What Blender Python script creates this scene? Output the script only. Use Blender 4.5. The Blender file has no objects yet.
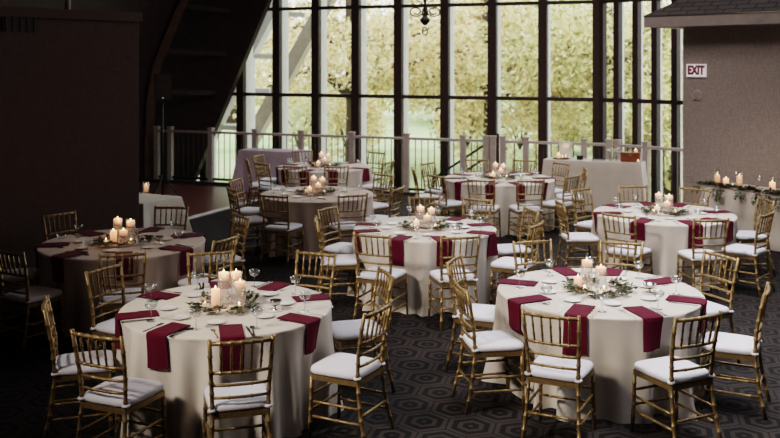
import bpy, bmesh, math, random
from mathutils import Vector, Matrix
random.seed(11)
S = bpy.context.scene
COL = S.collection
PI = math.pi
F, H, YH, CX = 915.0, 2.65, 60.0, 390.0      # focal length (px), eye height, horizon row, centre column

def at(px, py, h=0.0):
    """world point of height h seen at pixel px,py (the lens is level, with a vertical shift)"""
    y = F * (H - h) / (py - YH)
    return Vector(((px - CX) * y / F, y, h))
def at_y(px, y):
    return Vector(((px - CX) * y / F, y, 0))

# ------------------------------------------------------------------ mesh builder
class MB:
    def __init__(s): s.v = []; s.f = []; s.sm = []
    def add(s, vs, fs, smooth=False, M=None):
        b = len(s.v)
        s.v += [tuple(M @ Vector(p)) if M else tuple(p) for p in vs]
        for f in fs:
            s.f.append([i + b for i in f]); s.sm.append(smooth)
        return s
    def box(s, lo, hi, M=None):
        (a, b, c), (d, e, f) = lo, hi
        vs = [(a,b,c),(d,b,c),(d,e,c),(a,e,c),(a,b,f),(d,b,f),(d,e,f),(a,e,f)]
        return s.add(vs, [(0,3,2,1),(4,5,6,7),(0,1,5,4),(1,2,6,5),(2,3,7,6),(3,0,4,7)], False, M)
    def bar(s, p, q, w, d, up=(0,0,1)):
        """box beam from p to q, width w sideways, d along up"""
        p, q = Vector(p), Vector(q); t = (q - p).normalized(); u = Vector(up)
        sd = t.cross(u)
        if sd.length < 1e-5: u = Vector((0,1,0)); sd = t.cross(u)
        sd.normalize(); u = sd.cross(t).normalized()
        vs = []
        for c in (p, q):
            for a, b in ((-1,-1),(1,-1),(1,1),(-1,1)):
                vs.append(c + sd*(a*w/2) + u*(b*d/2))
        return s.add(vs, [(0,1,2,3)[::-1],(4,5,6,7),(0,1,5,4),(1,2,6,5),(2,3,7,6),(3,0,4,7)])
    def tube(s, path, rad, seg=8, smooth=True, closed=False):
        path = [Vector(p) for p in path]; n = len(path)
        if not isinstance(rad, (list, tuple)): rad = [rad]*n
        vs = []; prev = None
        for i, p in enumerate(path):
            if closed: t = path[(i+1) % n] - path[i-1]
            else: t = path[min(i+1, n-1)] - path[max(i-1, 0)]
            t.normalize()
            if prev is None:
                a = Vector((0,0,1)) if abs(t.z) < .9 else Vector((1,0,0))
                u = t.cross(a).normalized()
            else:
                u = (prev - t*prev.dot(t)).normalized()
            prev = u; w = t.cross(u)
            for k in range(seg):
                an = 2*PI*k/seg
                vs.append(p + (u*math.cos(an) + w*math.sin(an))*rad[i])
        fs = []
        for i in range(n if closed else n-1):
            j = (i+1) % n
            for k in range(seg):
                l = (k+1) % seg
                fs.append((i*seg+k, i*seg+l, j*seg+l, j*seg+k))
        if not closed:
            fs.append(tuple(range(seg))[::-1]); fs.append(tuple(range((n-1)*seg, n*seg)))
        return s.add(vs, fs, smooth)
    def lathe(s, prof, seg=16, c=(0,0,0), smooth=True):
        vs = []; fs = []; n = len(prof)
        for r, z in prof:
            for k in range(seg):
                a = 2*PI*k/seg
                vs.append((c[0]+max(r,1e-4)*math.cos(a), c[1]+max(r,1e-4)*math.sin(a), c[2]+z))
        for i in range(n-1):
            for k in range(seg):
                l = (k+1) % seg
                fs.append((i*seg+k, i*seg+l, (i+1)*seg+l, (i+1)*seg+k))
        fs.append(tuple(range(seg))[::-1]); fs.append(tuple(range((n-1)*seg, n*seg)))
        return s.add(vs, fs, smooth)
    def prism(s, poly, z0, z1):
        n = len(poly)
        vs = [(x,y,z0) for x,y in poly] + [(x,y,z1) for x,y in poly]
        fs = [tuple(range(n))[::-1], tuple(range(n,2*n))] + [(i,(i+1)%n,n+(i+1)%n,n+i) for i in range(n)]
        return s.add(vs, fs)
    def mesh(s, name):
        me = bpy.data.meshes.new(name); me.from_pydata(s.v, [], s.f)
        me.polygons.foreach_set('use_smooth', s.sm); me.validate(); me.update(); return me
    def build(s, name, mat, parent=None, kind=None):
        me = s.mesh(name); me.materials.append(mat)
        o = bpy.data.objects.new(name, me); COL.objects.link(o)
        if parent: o.parent = parent
        if kind: o['kind'] = kind
        return o

def tag(o, label, cat, group=None):
    o['label'] = label; o['category'] = cat
    if group: o['group'] = group
    return o
def thing(name, label, cat, loc=(0,0,0), rz=0, group=None):
    o = bpy.data.objects.new(name, None); COL.objects.link(o)
    o.location = loc; o.rotation_euler = (0,0,rz); o.empty_display_size = .1
    return tag(o, label, cat, group)
KIDS = {}
def kids(o):
    if o.name not in KIDS: KIDS[o.name] = list(o.children)
    return KIDS[o.name]
def dup(o, parent=None):
    c = o.copy(); COL.objects.link(c); c.parent = parent
    for ch in kids(o): dup(ch, c)
    return c

# ------------------------------------------------------------------ materials
class NT:
    def __init__(s, name):
        s.m = bpy.data.materials.new(name); s.m.use_nodes = True
        s.t = s.m.node_tree; s.t.nodes.clear()
        s.out = s.n('ShaderNodeOutputMaterial')
    def n(s, typ, **kw):
        x = s.t.nodes.new(typ)
        for k, v in kw.items(): setattr(x, k, v)
        return x
    def l(s, a, b): s.t.links.new(a, b)
    def put(s, sock, v):
        if hasattr(v, 'is_output'): s.l(v, sock)
        else: sock.default_value = v
    def math(s, op, a, b=0.0, c=0.0):
        x = s.n('ShaderNodeMath', operation=op)
        for i, v in enumerate((a, b, c)): s.put(x.inputs[i], v)
        return x.outputs[0]
    def mix(s, fac, a, b, blend='MIX'):
        x = s.n('ShaderNodeMix', data_type='RGBA', blend_type=blend)
        s.put(x.inputs[0], fac); s.put(x.inputs[6], a); s.put(x.inputs[7], b)
        return x.outputs[2]
    def noise(s, scale, vec=None, detail=4, rough=.55):
        x = s.n('ShaderNodeTexNoise'); x.inputs['Scale'].default_value = scale
        x.inputs['Detail'].default_value = detail; x.inputs['Roughness'].default_value = rough
        if vec is not None: s.l(vec, x.inputs['Vector'])
        return x.outputs[0]
    def coord(s, which='Object'): return s.n('ShaderNodeTexCoord').outputs[which]
    def mapping(s, vec, scale=(1,1,1), rot=(0,0,0)):
        x = s.n('ShaderNodeMapping'); s.l(vec, x.inputs[0])
        x.inputs['Scale'].default_value = scale; x.inputs['Rotation'].default_value = rot
        return x.outputs[0]
    def ramp(s, fac, stops):
        x = s.n('ShaderNodeValToRGB'); s.l(fac, x.inputs[0]); e = x.color_ramp.elements
        while len(e) < len(stops): e.new(.5)
        for i, (p, c) in enumerate(stops): e[i].position = p; e[i].color = c
        return x.outputs[0]
    def bsdf(s, color, rough=.5, metal=0.0, spec=.5, bump=None, bstr=.2, bdist=.01, **kw):
        b = s.n('ShaderNodeBsdfPrincipled')
        s.put(b.inputs['Base Color'], color); s.put(b.inputs['Roughness'], rough)
        s.put(b.inputs['Metallic'], metal); b.inputs['Specular IOR Level'].default_value = spec
        for k, v in kw.items(): s.put(b.inputs[k], v)
        if bump is not None:
            bp = s.n('ShaderNodeBump'); bp.inputs['Strength'].default_value = bstr; bp.inputs['Distance'].default_value = bdist
            s.l(bump, bp.inputs['Height']); s.l(bp.outputs[0], b.inputs['Normal'])
        s.l(b.outputs[0], s.out.inputs[0]); return s.m
def c4(r, g, b): return (r, g, b, 1)
def plain(name, col, rough=.5, metal=0, spec=.5, var=.12, scale=20, bump=0):
    t = NT(name); v = t.noise(scale, t.coord())
    dark = tuple(x*(1-var) for x in col); lite = tuple(min(1, x*(1+var)) for x in col)
    c = t.ramp(v, [(.3, c4(*dark)), (.7, c4(*lite))])
    return t.bsdf(c, rough, metal, spec, v if bump else None, bump)

M = {}
M['gold'] = plain('gold_paint', (.27,.175,.072), .38, .5, .5, .2, 30)
def fabric(name, col, scale=260, var=.05, rough=.85, crease=.0):
    t = NT(name); co = t.coord()
    w = t.noise(scale, t.mapping(co, (1,1,1)), 2)
    big = t.noise(5, co, 3)
    base = t.ramp(big, [(.3, c4(*[x*(1-var) for x in col])), (.7, c4(*[min(1,x*(1+var)) for x in col]))])
    return t.bsdf(base, rough, 0, .25, w, .15, .002, **{'Sheen Weight': .15})
M['pad'] = fabric('white_seat_fabric', (.74,.72,.77))
M['cloth'] = fabric('cream_tablecloth', (.645,.575,.495))
M['cloth_shaded'] = fabric('shaded_tablecloth', (.48,.375,.315))  # same cloth with shade put into its colour, for the dim tables
M['cloth_grey'] = fabric('grey_beige_tablecloth', (.52,.45,.40))
M['cloth_lilac'] = fabric('lilac_tablecloth', (.46,.36,.43))
M['napkin'] = plain('burgundy_linen', (.085,.0038,.017), .8, 0, .15, .12, 9)
M['china'] = plain('white_china', (.80,.78,.75), .18, 0, .5, .03)
M['steel'] = plain('polished_cutlery', (.55,.53,.52), .2, 1, .5, .06)
M['black'] = plain('black_iron', (.012,.010,.010), .5, .3)
M['mullion'] = plain('dark_brown_frame', (.036,.020,.018), .6, 0, .25, .2, 8)
M['fin'] = plain('white_painted_board', (.62,.60,.56), .7, 0, .3, .08, 6)
M['beige_beam'] = plain('beige_painted_beam', (.42,.36,.28), .7, 0, .3, .1, 6)
M['post'] = plain('taupe_painted_post', (.36,.29,.27), .6, 0, .4, .12, 10)
M['post_daylit'] = plain('daylit_post', (.42,.37,.35), .6, 0, .4, .12, 10)  # post colour lightened to carry the daylight on the leftmost posts
M['darkwood'] = plain('dark_stained_wood', (.050,.028,.025), .6, 0, .3, .25, 6)
M['archwood'] = plain('laminated_arch_wood', (.13,.066,.046), .55, 0, .3, .25, 5)
M['purlin'] = plain('dull_brown_purlin', (.085,.058,.050), .7, 0, .3, .2, 6)
M['fascia'] = plain('grey_brown_fascia', (.20,.165,.155), .7, 0, .3, .12, 6)
M['boxwood'] = plain('red_brown_box_wood', (.17,.045,.018), .35, 0, .5, .3, 12)
M['bark'] = plain('tree_bark', (.075,.055,.040), .9, 0, .2, .3, 5)
M['rose'] = plain('blush_petals', (.72,.55,.47), .7, 0, .3, .15, 30)
M['white_petal'] = plain('ivory_petals', (.80,.76,.66), .7, 0, .3, .1, 30)
M['paper'] = plain('white_card', (.80,.79,.78), .5, 0, .4, .03)
M['shell'] = plain('dim_room_paint', (.055,.042,.038), .9, 0, .2, .1, 2)
M['maroon_letter'] = plain('maroon_lettering', (.13,.008,.03), .5)

# thin clear glass (really transparent: mixes a see-through and a mirror lobe by facing)
def glass(name, tint=(.93,.95,.95), edge=.55, base=.07, milky=0.0):
    t = NT(name)
    tr = t.n('ShaderNodeBsdfTransparent'); tr.inputs[0].default_value = c4(*tint)
    gl = t.n('ShaderNodeBsdfGlossy'); gl.inputs['Roughness'].default_value = .04
    lw = t.n('ShaderNodeLayerWeight'); lw.inputs[0].default_value = .35
    fac = t.math('MULTIPLY_ADD', lw.outputs['Facing'], edge, base)
    mx = t.n('ShaderNodeMixShader'); t.l(fac, mx.inputs[0]); t.l(tr.outputs[0], mx.inputs[1]); t.l(gl.outputs[0], mx.inputs[2])
    o = mx.outputs[0]
    if milky:
        df = t.n('ShaderNodeBsdfDiffuse'); df.inputs[0].default_value = c4(.85,.82,.80)
        m2 = t.n('ShaderNodeMixShader'); m2.inputs[0].default_value = milky
        t.l(o, m2.inputs[1]); t.l(df.outputs[0], m2.inputs[2]); o = m2.outputs[0]
    t.l(o, t.out.inputs[0]); return t.m
M['glass'] = glass('clear_glass')
M['vase'] = glass('water_filled_glass', (.99,.98,.97), .16, .02, .12)
M['pane'] = glass('window_glass', (.985,.99,.985), .10, .01)
# lit wax: glows warm towards its flame
def wax(name, top, low, strength):
    t = NT(name); g = t.coord('Generated'); sp = t.n('ShaderNodeSeparateXYZ'); t.l(g, sp.inputs[0])
    col = t.ramp(sp.outputs[2], [(0, c4(*low)), (.9, c4(*top))])
    st = t.math('MULTIPLY_ADD', t.math('POWER', sp.outputs[2], 1.5), strength, strength*.18)
    return t.bsdf(c4(.60,.46,.37), .5, 0, .4, **{'Emission Color': col, 'Emission Strength': st})
M['wax'] = wax('glowing_candle_wax', (1,.36,.17), (1,.36,.17), 1.9)
M['waxdim'] = wax('glowing_amber_wax', (1,.40,.14), (1,.45,.2), .55)
M['tealight'] = wax('glowing_votive_wax', (1,.52,.25), (1,.5,.25), 1.3)
def emit(name, col, s):
    t = NT(name); e = t.n('ShaderNodeEmission'); e.inputs[0].default_value = c4(*col); e.inputs[1].default_value = s
    t.l(e.outputs[0], t.out.inputs[0]); return t.m
M['flame'] = emit('candle_flame', (1,.72,.38), 9)
M['wick'] = M['black']
M['led'] = emit('indicator_light', (.9,.95,1), 1.2)

def leafmat(name, stops, trans=.4, rough=.6):
    t = NT(name); g = t.n('ShaderNodeNewGeometry')
    c = t.ramp(g.outputs['Random Per Island'], [(p, c4(*k)) for p, k in stops])
    d = t.n('ShaderNodeBsdfDiffuse'); t.l(c, d.inputs[0])
    tl = t.n('ShaderNodeBsdfTranslucent'); t.l(c, tl.inputs[0])
    mx = t.n('ShaderNodeMixShader'); mx.inputs[0].default_value = trans
    t.l(d.outputs[0], mx.inputs[1]); t.l(tl.outputs[0], mx.inputs[2]); t.l(mx.outputs[0], t.out.inputs[0])
    return t.m
M['leaf_autumn'] = leafmat('autumn_leaves', [(0,(.28,.26,.12)),(.22,(.70,.59,.32)),(.5,(.95,.78,.46)),(1,(.97,.90,.70))])
M['leaf_green'] = leafmat('pale_green_leaves', [(0,(.25,.31,.11)),(.3,(.64,.62,.32)),(.55,(.94,.80,.48)),(1,(.96,.90,.68))])
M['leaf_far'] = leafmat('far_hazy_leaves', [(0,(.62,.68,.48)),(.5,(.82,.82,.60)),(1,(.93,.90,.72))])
M['sprig'] = leafmat('eucalyptus_leaves', [(0,(.035,.045,.028)),(.5,(.085,.10,.062)),(1,(.15,.16,.11))], .15)

# carpet: nested hexagons
def carpet():
    t = NT('hexagon_carpet'); co = t.n('ShaderNodeSeparateXYZ')
    t.l(t.mapping(t.coord(), (2.9,2.9,2.9), (0,0,math.radians(14))), co.inputs[0])
    x, y = co.outputs[0], co.outputs[1]; SX, SY = 1.0, math.sqrt(3)
    def cell(ox, oy):
        a = t.math('SUBTRACT', t.math('FLOORED_MODULO', t.math('ADD', x, ox), SX), SX/2)
        b = t.math('SUBTRACT', t.math('FLOORED_MODULO', t.math('ADD', y, oy), SY), SY/2)
        a = t.math('ABSOLUTE', a); b = t.math('ABSOLUTE', b)
        return t.math('MAXIMUM', a, t.math('ADD', t.math('MULTIPLY', a, .5), t.math('MULTIPLY', b, .8660254)))
    d = t.math('MINIMUM', cell(0,0), cell(SX/2, SY/2))       # 0 centre .. .5 edge
    ring = t.math('ABSOLUTE', t.math('SUBTRACT', t.math('FRACT', t.math('MULTIPLY', d, 4.6)), .5))
    line = t.math('GREATER_THAN', ring, .27)
    nz = t.noise(90, t.coord(), 2); blot = t.noise(1.2, t.coord(), 2)
    fade = t.math('MULTIPLY', line, t.math('MULTIPLY_ADD', blot, .5, .55))
    col = t.mix(fade, c4(.0085,.0062,.0060), c4(.045,.037,.033))
    col = t.mix(t.math('MULTIPLY', nz, .5), col, c4(.012,.010,.010))
    return t.bsdf(col, .85, 0, .12, nz, .3, .004)
M['carpet'] = carpet()
def woodfloor():
    t = NT('red_wood_floor'); co = t.coord()
    w = t.n('ShaderNodeTexWave'); w.inputs['Scale'].default_value = 3; w.inputs['Distortion'].default_value = 3
    t.l(t.mapping(co, (1,4,1), (0,0,.39)), w.inputs[0])
    c = t.ramp(w.outputs[1], [(0, c4(.065,.020,.016)), (1, c4(.12,.040,.029))])
    return t.bsdf(c, .32, 0, .5)
M['wood'] = woodfloor()
def stucco(name, col, sc, lines=True):
    t = NT(name); co = t.coord()
    n1 = t.noise(sc, co, 5, .7)
    hz = t.noise(14, t.mapping(co, (.6,.6,9)), 3); vt = t.noise(14, t.mapping(co, (7,7,.5)), 3)
    f = t.math('ADD', t.math('MULTIPLY', n1, .5), t.math('MULTIPLY', t.math('ADD', hz, vt), .25))
    c = t.ramp(f, [(.36, c4(*[x*.72 for x in col])), (.64, c4(*[x*1.28 for x in col]))])
    return t.bsdf(c, .9, 0, .2, f, .5, .01)
M['stucco'] = stucco('woven_taupe_wall', (.225,.187,.173), 30)
M['brownwall'] = stucco('dark_brown_stucco', (.085,.052,.046), 40)
def shingle():
    t = NT('dark_roof_shingles'); b = t.n('ShaderNodeTexBrick'); t.l(t.mapping(t.coord('UV'), (1,1,1)), b.inputs[0])
    b.inputs['Scale'].default_value = 1; b.inputs['Brick Width'].default_value = .3; b.inputs['Row Height'].default_value = .13
    b.inputs['Mortar Size'].default_value = .012
    b.inputs['Color1'].default_value = c4(.045,.034,.031); b.inputs['Color2'].default_value = c4(.030,.022,.021); b.inputs['Mortar'].default_value = c4(.006,.005,.005)
    return t.bsdf(b.outputs[0], .9, 0, .2, b.outputs[1], -.6, .02)
M['shingle'] = shingle()
def lawnmat():
    t = NT('lawn_grass'); n = t.noise(.35, t.coord(), 6)
    c = t.ramp(n, [(.3, c4(.26,.36,.16)), (.55, c4(.42,.48,.27)), (.75, c4(.66,.64,.48))])
    return t.bsdf(c, .95, 0, .1)
M['lawn'] = lawnmat()

# ------------------------------------------------------------------ camera, world, lights
cam = bpy.data.cameras.new('camera'); co = bpy.data.objects.new('camera', cam); COL.objects.link(co)
co.location = (0, 0, H); co.rotation_euler = (PI/2, 0, 0)
cam.sensor_width = 36; cam.lens = 36*F/780; cam.shift_y = -(219-YH)/780; cam.clip_end = 300
cam.dof.use_dof = True; cam.dof.focus_distance = 7.0; cam.dof.aperture_fstop = 2.4
S.camera = co
wd = bpy.data.worlds.new('overcast_sky'); S.world = wd; wd.use_nodes = True
nt = wd.node_tree; bg = nt.nodes['Background']
tc = nt.nodes.new('ShaderNodeTexCoord'); sx = nt.nodes.new('ShaderNodeSeparateXYZ'); nt.links.new(tc.outputs['Generated'], sx.inputs[0])
cr = nt.nodes.new('ShaderNodeValToRGB'); nt.links.new(sx.outputs[2], cr.inputs[0])
cr.color_ramp.elements[0].color = (.92,.95,.95,1); cr.color_ramp.elements[1].color = (.85,.93,1,1)
nt.links.new(cr.outputs[0], bg.inputs[0]); bg.inputs[1].default_value = 3.8

def lamp(kind, name, loc, target, energy, col, **kw):
    l = bpy.data.lights.new(name, kind); l.energy = energy; l.color = col
    for k, v in kw.items(): setattr(l, k, v)
    o = bpy.data.objects.new(name, l); COL.objects.link(o); o.location = loc
    if target is not None:
        o.rotation_euler = (Vector(target)-Vector(loc)).to_track_quat('-Z', 'Y').to_euler()
    return o
lamp('SPOT', 'ceiling_spotlight', (-7.0,1.6,7.8), (2.2,9.1,.5), 7000, (1,.90,.81), spot_size=math.radians(32.5), spot_blend=.45, shadow_soft_size=.9)
lamp('AREA', 'ceiling_light_panel', (3.2,8.4,7.6), (3.2,8.6,0), 200, (.93,.93,1), shape='RECTANGLE', size=4, size_y=6, spread=math.radians(66))
lamp('AREA', 'far_fill_light', (1.2,11.0,7.4), (1.6,17.0,.6), 105, (1,.93,.88), shape='RECTANGLE', size=5, size_y=1.5, spread=math.radians(80))  # added fill without a fixture, brightens the back tables and railing
lamp('AREA', 'wall_fill_light', (3.0,9.0,6.5), (5.5,14.2,1.6), 16, (1,.92,.86), shape='RECTANGLE', size=1.5, size_y=1.0, spread=math.radians(60))  # added fill without a fixture, brightens the taupe wall
lamp('AREA', 'room_fill_light', (-1.5,7,7.7), (-1.5,7,0), 22, (1,.66,.6), shape='RECTANGLE', size=12, size_y=16)  # added broad reddish fill, no real lamp, lifts the darkest areas

# ------------------------------------------------------------------ the room
W0, W1 = at_y(241, 20.6), at_y(597, 17.7)               # main window line
wd_ = (W1-W0).normalized(); wn = Vector((-wd_.y, wd_.x, 0))   # along, outward (away from camera)
if wn.y < 0: wn = -wn
def on_line(px, A, d):
    k = (px-CX)/F       # x = k*y
    t = (k*A.y - A.x)/(d.x - k*d.y)
    return A + d*t
def wpt(px, py):
    p = on_line(px, W0, wd_); p.z = H - (py-YH)*p.y/F; return p
W2d = Vector((.7071,-.7071,0)); W2n = Vector((.7071,.7071,0))
R0, R1_ = at_y(165, 20.0), at_y(600, 16.8)              # railing line
rd = (R1_-R0).normalized(); rn = Vector((-rd.y, rd.x, 0))
CEIL = 8.0
fl = [(-9,-4),(11,-4),(11,R1_.x+R1_.y-11+.25)]
e1 = R1_ + Vector((.1,.15,0)); e0 = on_line(20, R0, rd) + rn*.15
fl += [(e1.x, e1.y), (e0.x, e0.y), (-9, e0.y)]
MB().prism(fl, -.3, 0).build('floor', M['carpet'], kind='structure')
cl = [(-9,-4),(11,-4),(11,12),(7.5,14.5), tuple((W1+wn*.3)[:2]), tuple((W0-wd_*4+wn*.3)[:2]), (-9,22)]
MB().prism(cl, CEIL, CEIL+.2).build('ceiling', M['shell'], kind='structure')
MB().box((-9.2,-4.2,-.3),(11.2,-4,CEIL)).build('wall_behind', M['shell'], kind='structure')
MB().box((-9.2,-4,-1.2),(-9,22,CEIL)).build('wall_far_left', M['shell'], kind='structure')
MB().box((11,-4,-1.2),(11.2,12,CEIL)).build('wall_far_right', M['shell'], kind='structure')
MB().box((-9,15,-1.4),(11,22.2,-1.3)).build('floor_lower', M['shell'], kind='structure')
df = [(-4.2,13.3),(-2.0,18.45),(-5.6,19.9),(-7.5,19.9),(-7.5,13.3)]
MB().prism(df, .002, .008).build('floor_dance', M['wood'], kind='structure')
MB().bar((-4.2,13.3,.008),(-2.0,18.45,.008),.13,.016).build('trim_1', M['fin'], kind='structure')

# windows: mullions, transoms, panes and white boards outside
def rbox(mb, c, d, n, w, dep0, dep1, z0, z1):
    vs = []
    for z in (z0, z1):
        for a, b in ((-w/2,dep0),(w/2,dep0),(w/2,dep1),(-w/2,dep1)):
            p = c + d*a + n*b; vs.append((p.x,p.y,z))
    return mb.add(vs, [(0,3,2,1),(4,5,6,7),(0,1,5,4),(1,2,6,5),(2,3,7,6),(3,0,4,7)])
def facade(name, A, d, n, pxs, w, fin=.42, zlo=-1.2):
    root = bpy.data.objects.new(name, None); COL.objects.link(root); root['kind'] = 'structure'
    pts = [on_line(px, A, d) for px in pxs]
    z1 = H - (97-YH)*19.0/F; z2 = H + (60-4.5)*18.6/F
    for i, p in enumerate(pts):
        rbox(MB(), p, d, n, w, -.06, .08, zlo, CEIL).build('mullion', M['mullion'], root)
        if fin and not (fin < .3 and i == 0): rbox(MB(), p, d, n, w*.75, .085, fin, zlo, CEIL).build('outer_board', M['fin'], root)
    for i in range(len(pts)-1):
        a, b = pts[i] + d*(w/2+.002), pts[i+1] - d*(w/2+.002); m = (a+b)/2; L = (b-a).length
        for z, th in ((z1,.075),(z2,.07),(zlo+.06,.12)):
            rbox(MB(), m, d, n, L, -.045, .065, z-th/2, z+th/2).build('transom', M['mullion'], root)
        for za, zb in ((zlo+.13,z1-.045),(z1+.045,z2-.04),(z2+.04,CEIL)):
            vs = [(a.x,a.y,za),(b.x,b.y,za),(b.x,b.y,zb),(a.x,a.y,zb)]
            MB().add(vs, [(0,1,2,3)]).build('pane', M['pane'], root)
    return root
facade('window_1', W0, wd_, wn, [204,241,277,316,356,398.5,445,492.5,543,597.5], .175)
c2 = on_line(597.5, W0, wd_) + wd_*.05
facade('window_2', c2, W2d, W2n, [602,617.5,636.5,655.5,675.5,700], .115, .17)
# gable wall left of the sloping edge, in the window plane
def up(p, q, z):
    t = (z-p.z)/(q.z-p.z); return p + (q-p)*t
g0, g1 = wpt(203,165), wpt(272,0)
gl, gt = up(g0,g1,-1.2), up(g0,g1,CEIL)
far = W0 - wd_*9
mb = MB(); vs = [gl, gt, Vector((far.x,far.y,CEIL)), Vector((far.x,far.y,-1.2))]
mb.add([v - wn*.12 for v in vs] + [v - wn*.02 for v in vs], [(0,1,2,3),(7,6,5,4),(0,4,5,1),(1,5,6,2),(2,6,7,3),(3,7,4,0)])
mb.build('wall_gable', M['darkwood'], kind='structure')
MB().bar(gl - wn*.22 - wd_*.1, gt - wn*.22 - wd_*.1, .34, .16, wn).build('beam_gable', M['darkwood'], kind='structure')
# curved laminated arch and purlins on the sloping roof
def arch_pt(px, py): 
    y = 20.55; return Vector(((px-CX)*y/F, y, H-(py-YH)*y/F))
ap = [arch_pt(*p) for p in ((203,-50),(184,0),(168.5,37),(156.5,67),(151,100),(149,146),(149,178))]
path = []
for i in range(len(ap)-1):
    for k in range(4): path.append(ap[i].lerp(ap[i+1], k/4))
path.append(ap[-1]); path.append(Vector((ap[-1].x, ap[-1].y, -.2)))
mb = MB()
for i in range(len(path)-1): mb.bar(path[i], path[i+1] + (path[i+1]-path[i])*.05, .15, .18, (1,.3,0))
mb.build('beam_arch', M['archwood'], kind='structure')
for i, (a, b) in enumerate((((187,6),(250,14)),((168,51),(234,54)),((156,92),(216,93)))):
    pa = arch_pt(*a); pb = arch_pt(*b); pb = pb + Vector((0,.1,0))
    MB().bar(pa, pb, .10, .10).build('trim_%d' % (i+2), M['purlin'], kind='structure')
roof = MB()
a2 = [p for p in path]
b2 = [Vector((p.x-3.6, p.y-9.0, p.z)) for p in path]
n = len(a2)
roof.add([v + Vector((-.12,.05,0)) for v in a2 + b2], [(i, i+1, n+i+1, n+i) for i in range(n-1)])
roof.build('ceiling_slope', M['darkwood'], kind='structure')

# brown block wall at the left
BW = Vector((-3.14,11.5,0)); bd = Vector((-.625,-.781,0)); bn = Vector((.781,-.625,0))
def wallbox(mb, A, d, n, t0, t1, d0, d1, z0, z1):
    vs = []
    for z in (z0, z1):
        for a, b in ((t0,d0),(t1,d0),(t1,d1),(t0,d1)):
            p = A + d*a + n*b; vs.append((p.x,p.y,z))
    return mb.add(vs, [(0,1,2,3),(7,6,5,4),(0,4,5,1),(1,5,6,2),(2,6,7,3),(3,7,4,0)])
wallbox(MB(), BW, bd, bn, .02, 7.5, -.22, 0, 0, 3.13).build('wall_left', M['brownwall'], kind='structure')
wallbox(MB(), BW, bd, bn, 0, 7.5, -.26, .05, 3.13, 3.24).build('trim_5', M['brownwall'], kind='structure')
v = thing('vent_grille', 'small dark vent grille high on the brown wall', 'vent')
vp = on_line(20, BW, bd); v.location = vp + bn*.004 + Vector((0,0,H+37*vp.y/F)); v.rotation_euler = (0,0,math.atan2(bd.y, bd.x)+PI)
def pbox(mb, w, h, y0, y1, x=0, z=0): return mb.box((x-w/2,y0,z-h/2),(x+w/2,y1,z+h/2))
pbox(MB(), .42, .20, -.012, 0).build('backing', M['black'], v)
for i in range(5): pbox(MB(), .022, .18, -.022, -.012, -.17+i*.085).build('slat', M['brownwall'], v)
p_ = BW + bd*.95 - bn*.1
tag(MB().lathe([(.03,0),(.035,.01),(.035,.5),(.02,.55)], 10, (p_.x,p_.y,3.24)).build('vent_pipe', M['post']), 'short grey pipe standing on top of the brown wall', 'pipe')

# taupe wall with small shingled roof at the right
RW = Vector((4.77,14.9,0)); rwd = Vector((.7071,-.7071,0)); rwn = Vector((-.7071,-.7071,0))
wallbox(MB(), RW, rwd, rwn, 0, 7, -.3, 0, 0, 3.18).build('wall_right', M['stucco'], kind='structure')
eave = MB()
wallbox(eave, RW, rwd, rwn, -.45, 7, -.8, .45, 3.18, 3.36); eave.build('trim_6', M['fascia'], kind='structure')
E0 = RW - rwd*.47 + rwn*.47; rise = .62
q = [E0, E0 + rwd*7.4, E0 + rwd*7.4 - rwn*1.6, E0 + rwd*1.6 - rwn*1.6, E0 - rwn*3.2]
zz = [3.36, 3.36, 3.36+1.6*rise, 3.36+1.6*rise, 3.36]
vs = [Vector((p.x,p.y,z)) for p, z in zip(q, zz)]
me = bpy.data.meshes.new('roof_shingles'); me.from_pydata([tuple(v) for v in vs], [], [(0,1,2,3),(0,3,4)]); me.update()
uv = me.uv_layers.new(name='UVMap')
for poly in me.polygons:
    for li in poly.loop_indices:
        p = vs[me.loops[li].vertex_index] - E0
        a = p.dot(rwd) if poly.index == 0 else p.dot(-rwn); b = p.dot(-rwn) if poly.index == 0 else p.dot(rwd)
        uv.data[li].uv = (a, b*1.15)
me.materials.append(M['shingle']); o = bpy.data.objects.new('roof_shingles', me); COL.objects.link(o); o['kind'] = 'structure'
rwa = math.atan2(rwd.y, rwd.x)
ex = on_line(697, RW, rwd); ex.z = H - (70.5-YH)*ex.y/F
sg = thing('exit_sign', 'white EXIT sign with maroon letters on the taupe wall', 'sign', ex + rwn*.002, rwa)
lp_ = NT('lit_sign_panel'); lp_.bsdf(c4(.8,.75,.76), .5, **{'Emission Color': c4(1,.88,.9), 'Emission Strength': .38})
pbox(MB(), .325, .205, -.035, 0).build('panel', lp_.m, sg)
tx = bpy.data.curves.new('lettering', 'FONT'); tx.body = 'EXIT'; tx.size = .20; tx.align_x = 'CENTER'; tx.align_y = 'CENTER'; tx.extrude = .002; tx.offset = .012
tx.materials.append(M['maroon_letter'])
to = bpy.data.objects.new('lettering_curve', tx); COL.objects.link(to)
me = bpy.data.meshes.new_from_object(to.evaluated_get(bpy.context.evaluated_depsgraph_get())); me.name = 'lettering'
bpy.data.objects.remove(to); to = bpy.data.objects.new('lettering', me); COL.objects.link(to)
if not me.materials: me.materials.append(M['maroon_letter'])
to.parent = sg; to.location = (0,-.037,0); to.rotation_euler = (PI/2,0,0); to.scale = (.69,.95,1)
ex2 = on_line(697.5, RW, rwd); ex2.z = H - (95-YH)*ex2.y/F
wc = thing('wall_disc', 'small round cover plate on taupe wall below the EXIT sign', 'cover plate', ex2 + rwn*.002, rwa)
d1 = MB().lathe([(.075,0),(.08,.012),(.07,.02),(.0,.02)], 20).build('plate', M['stucco'], wc); d1.rotation_euler = (PI/2,0,0)
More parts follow.
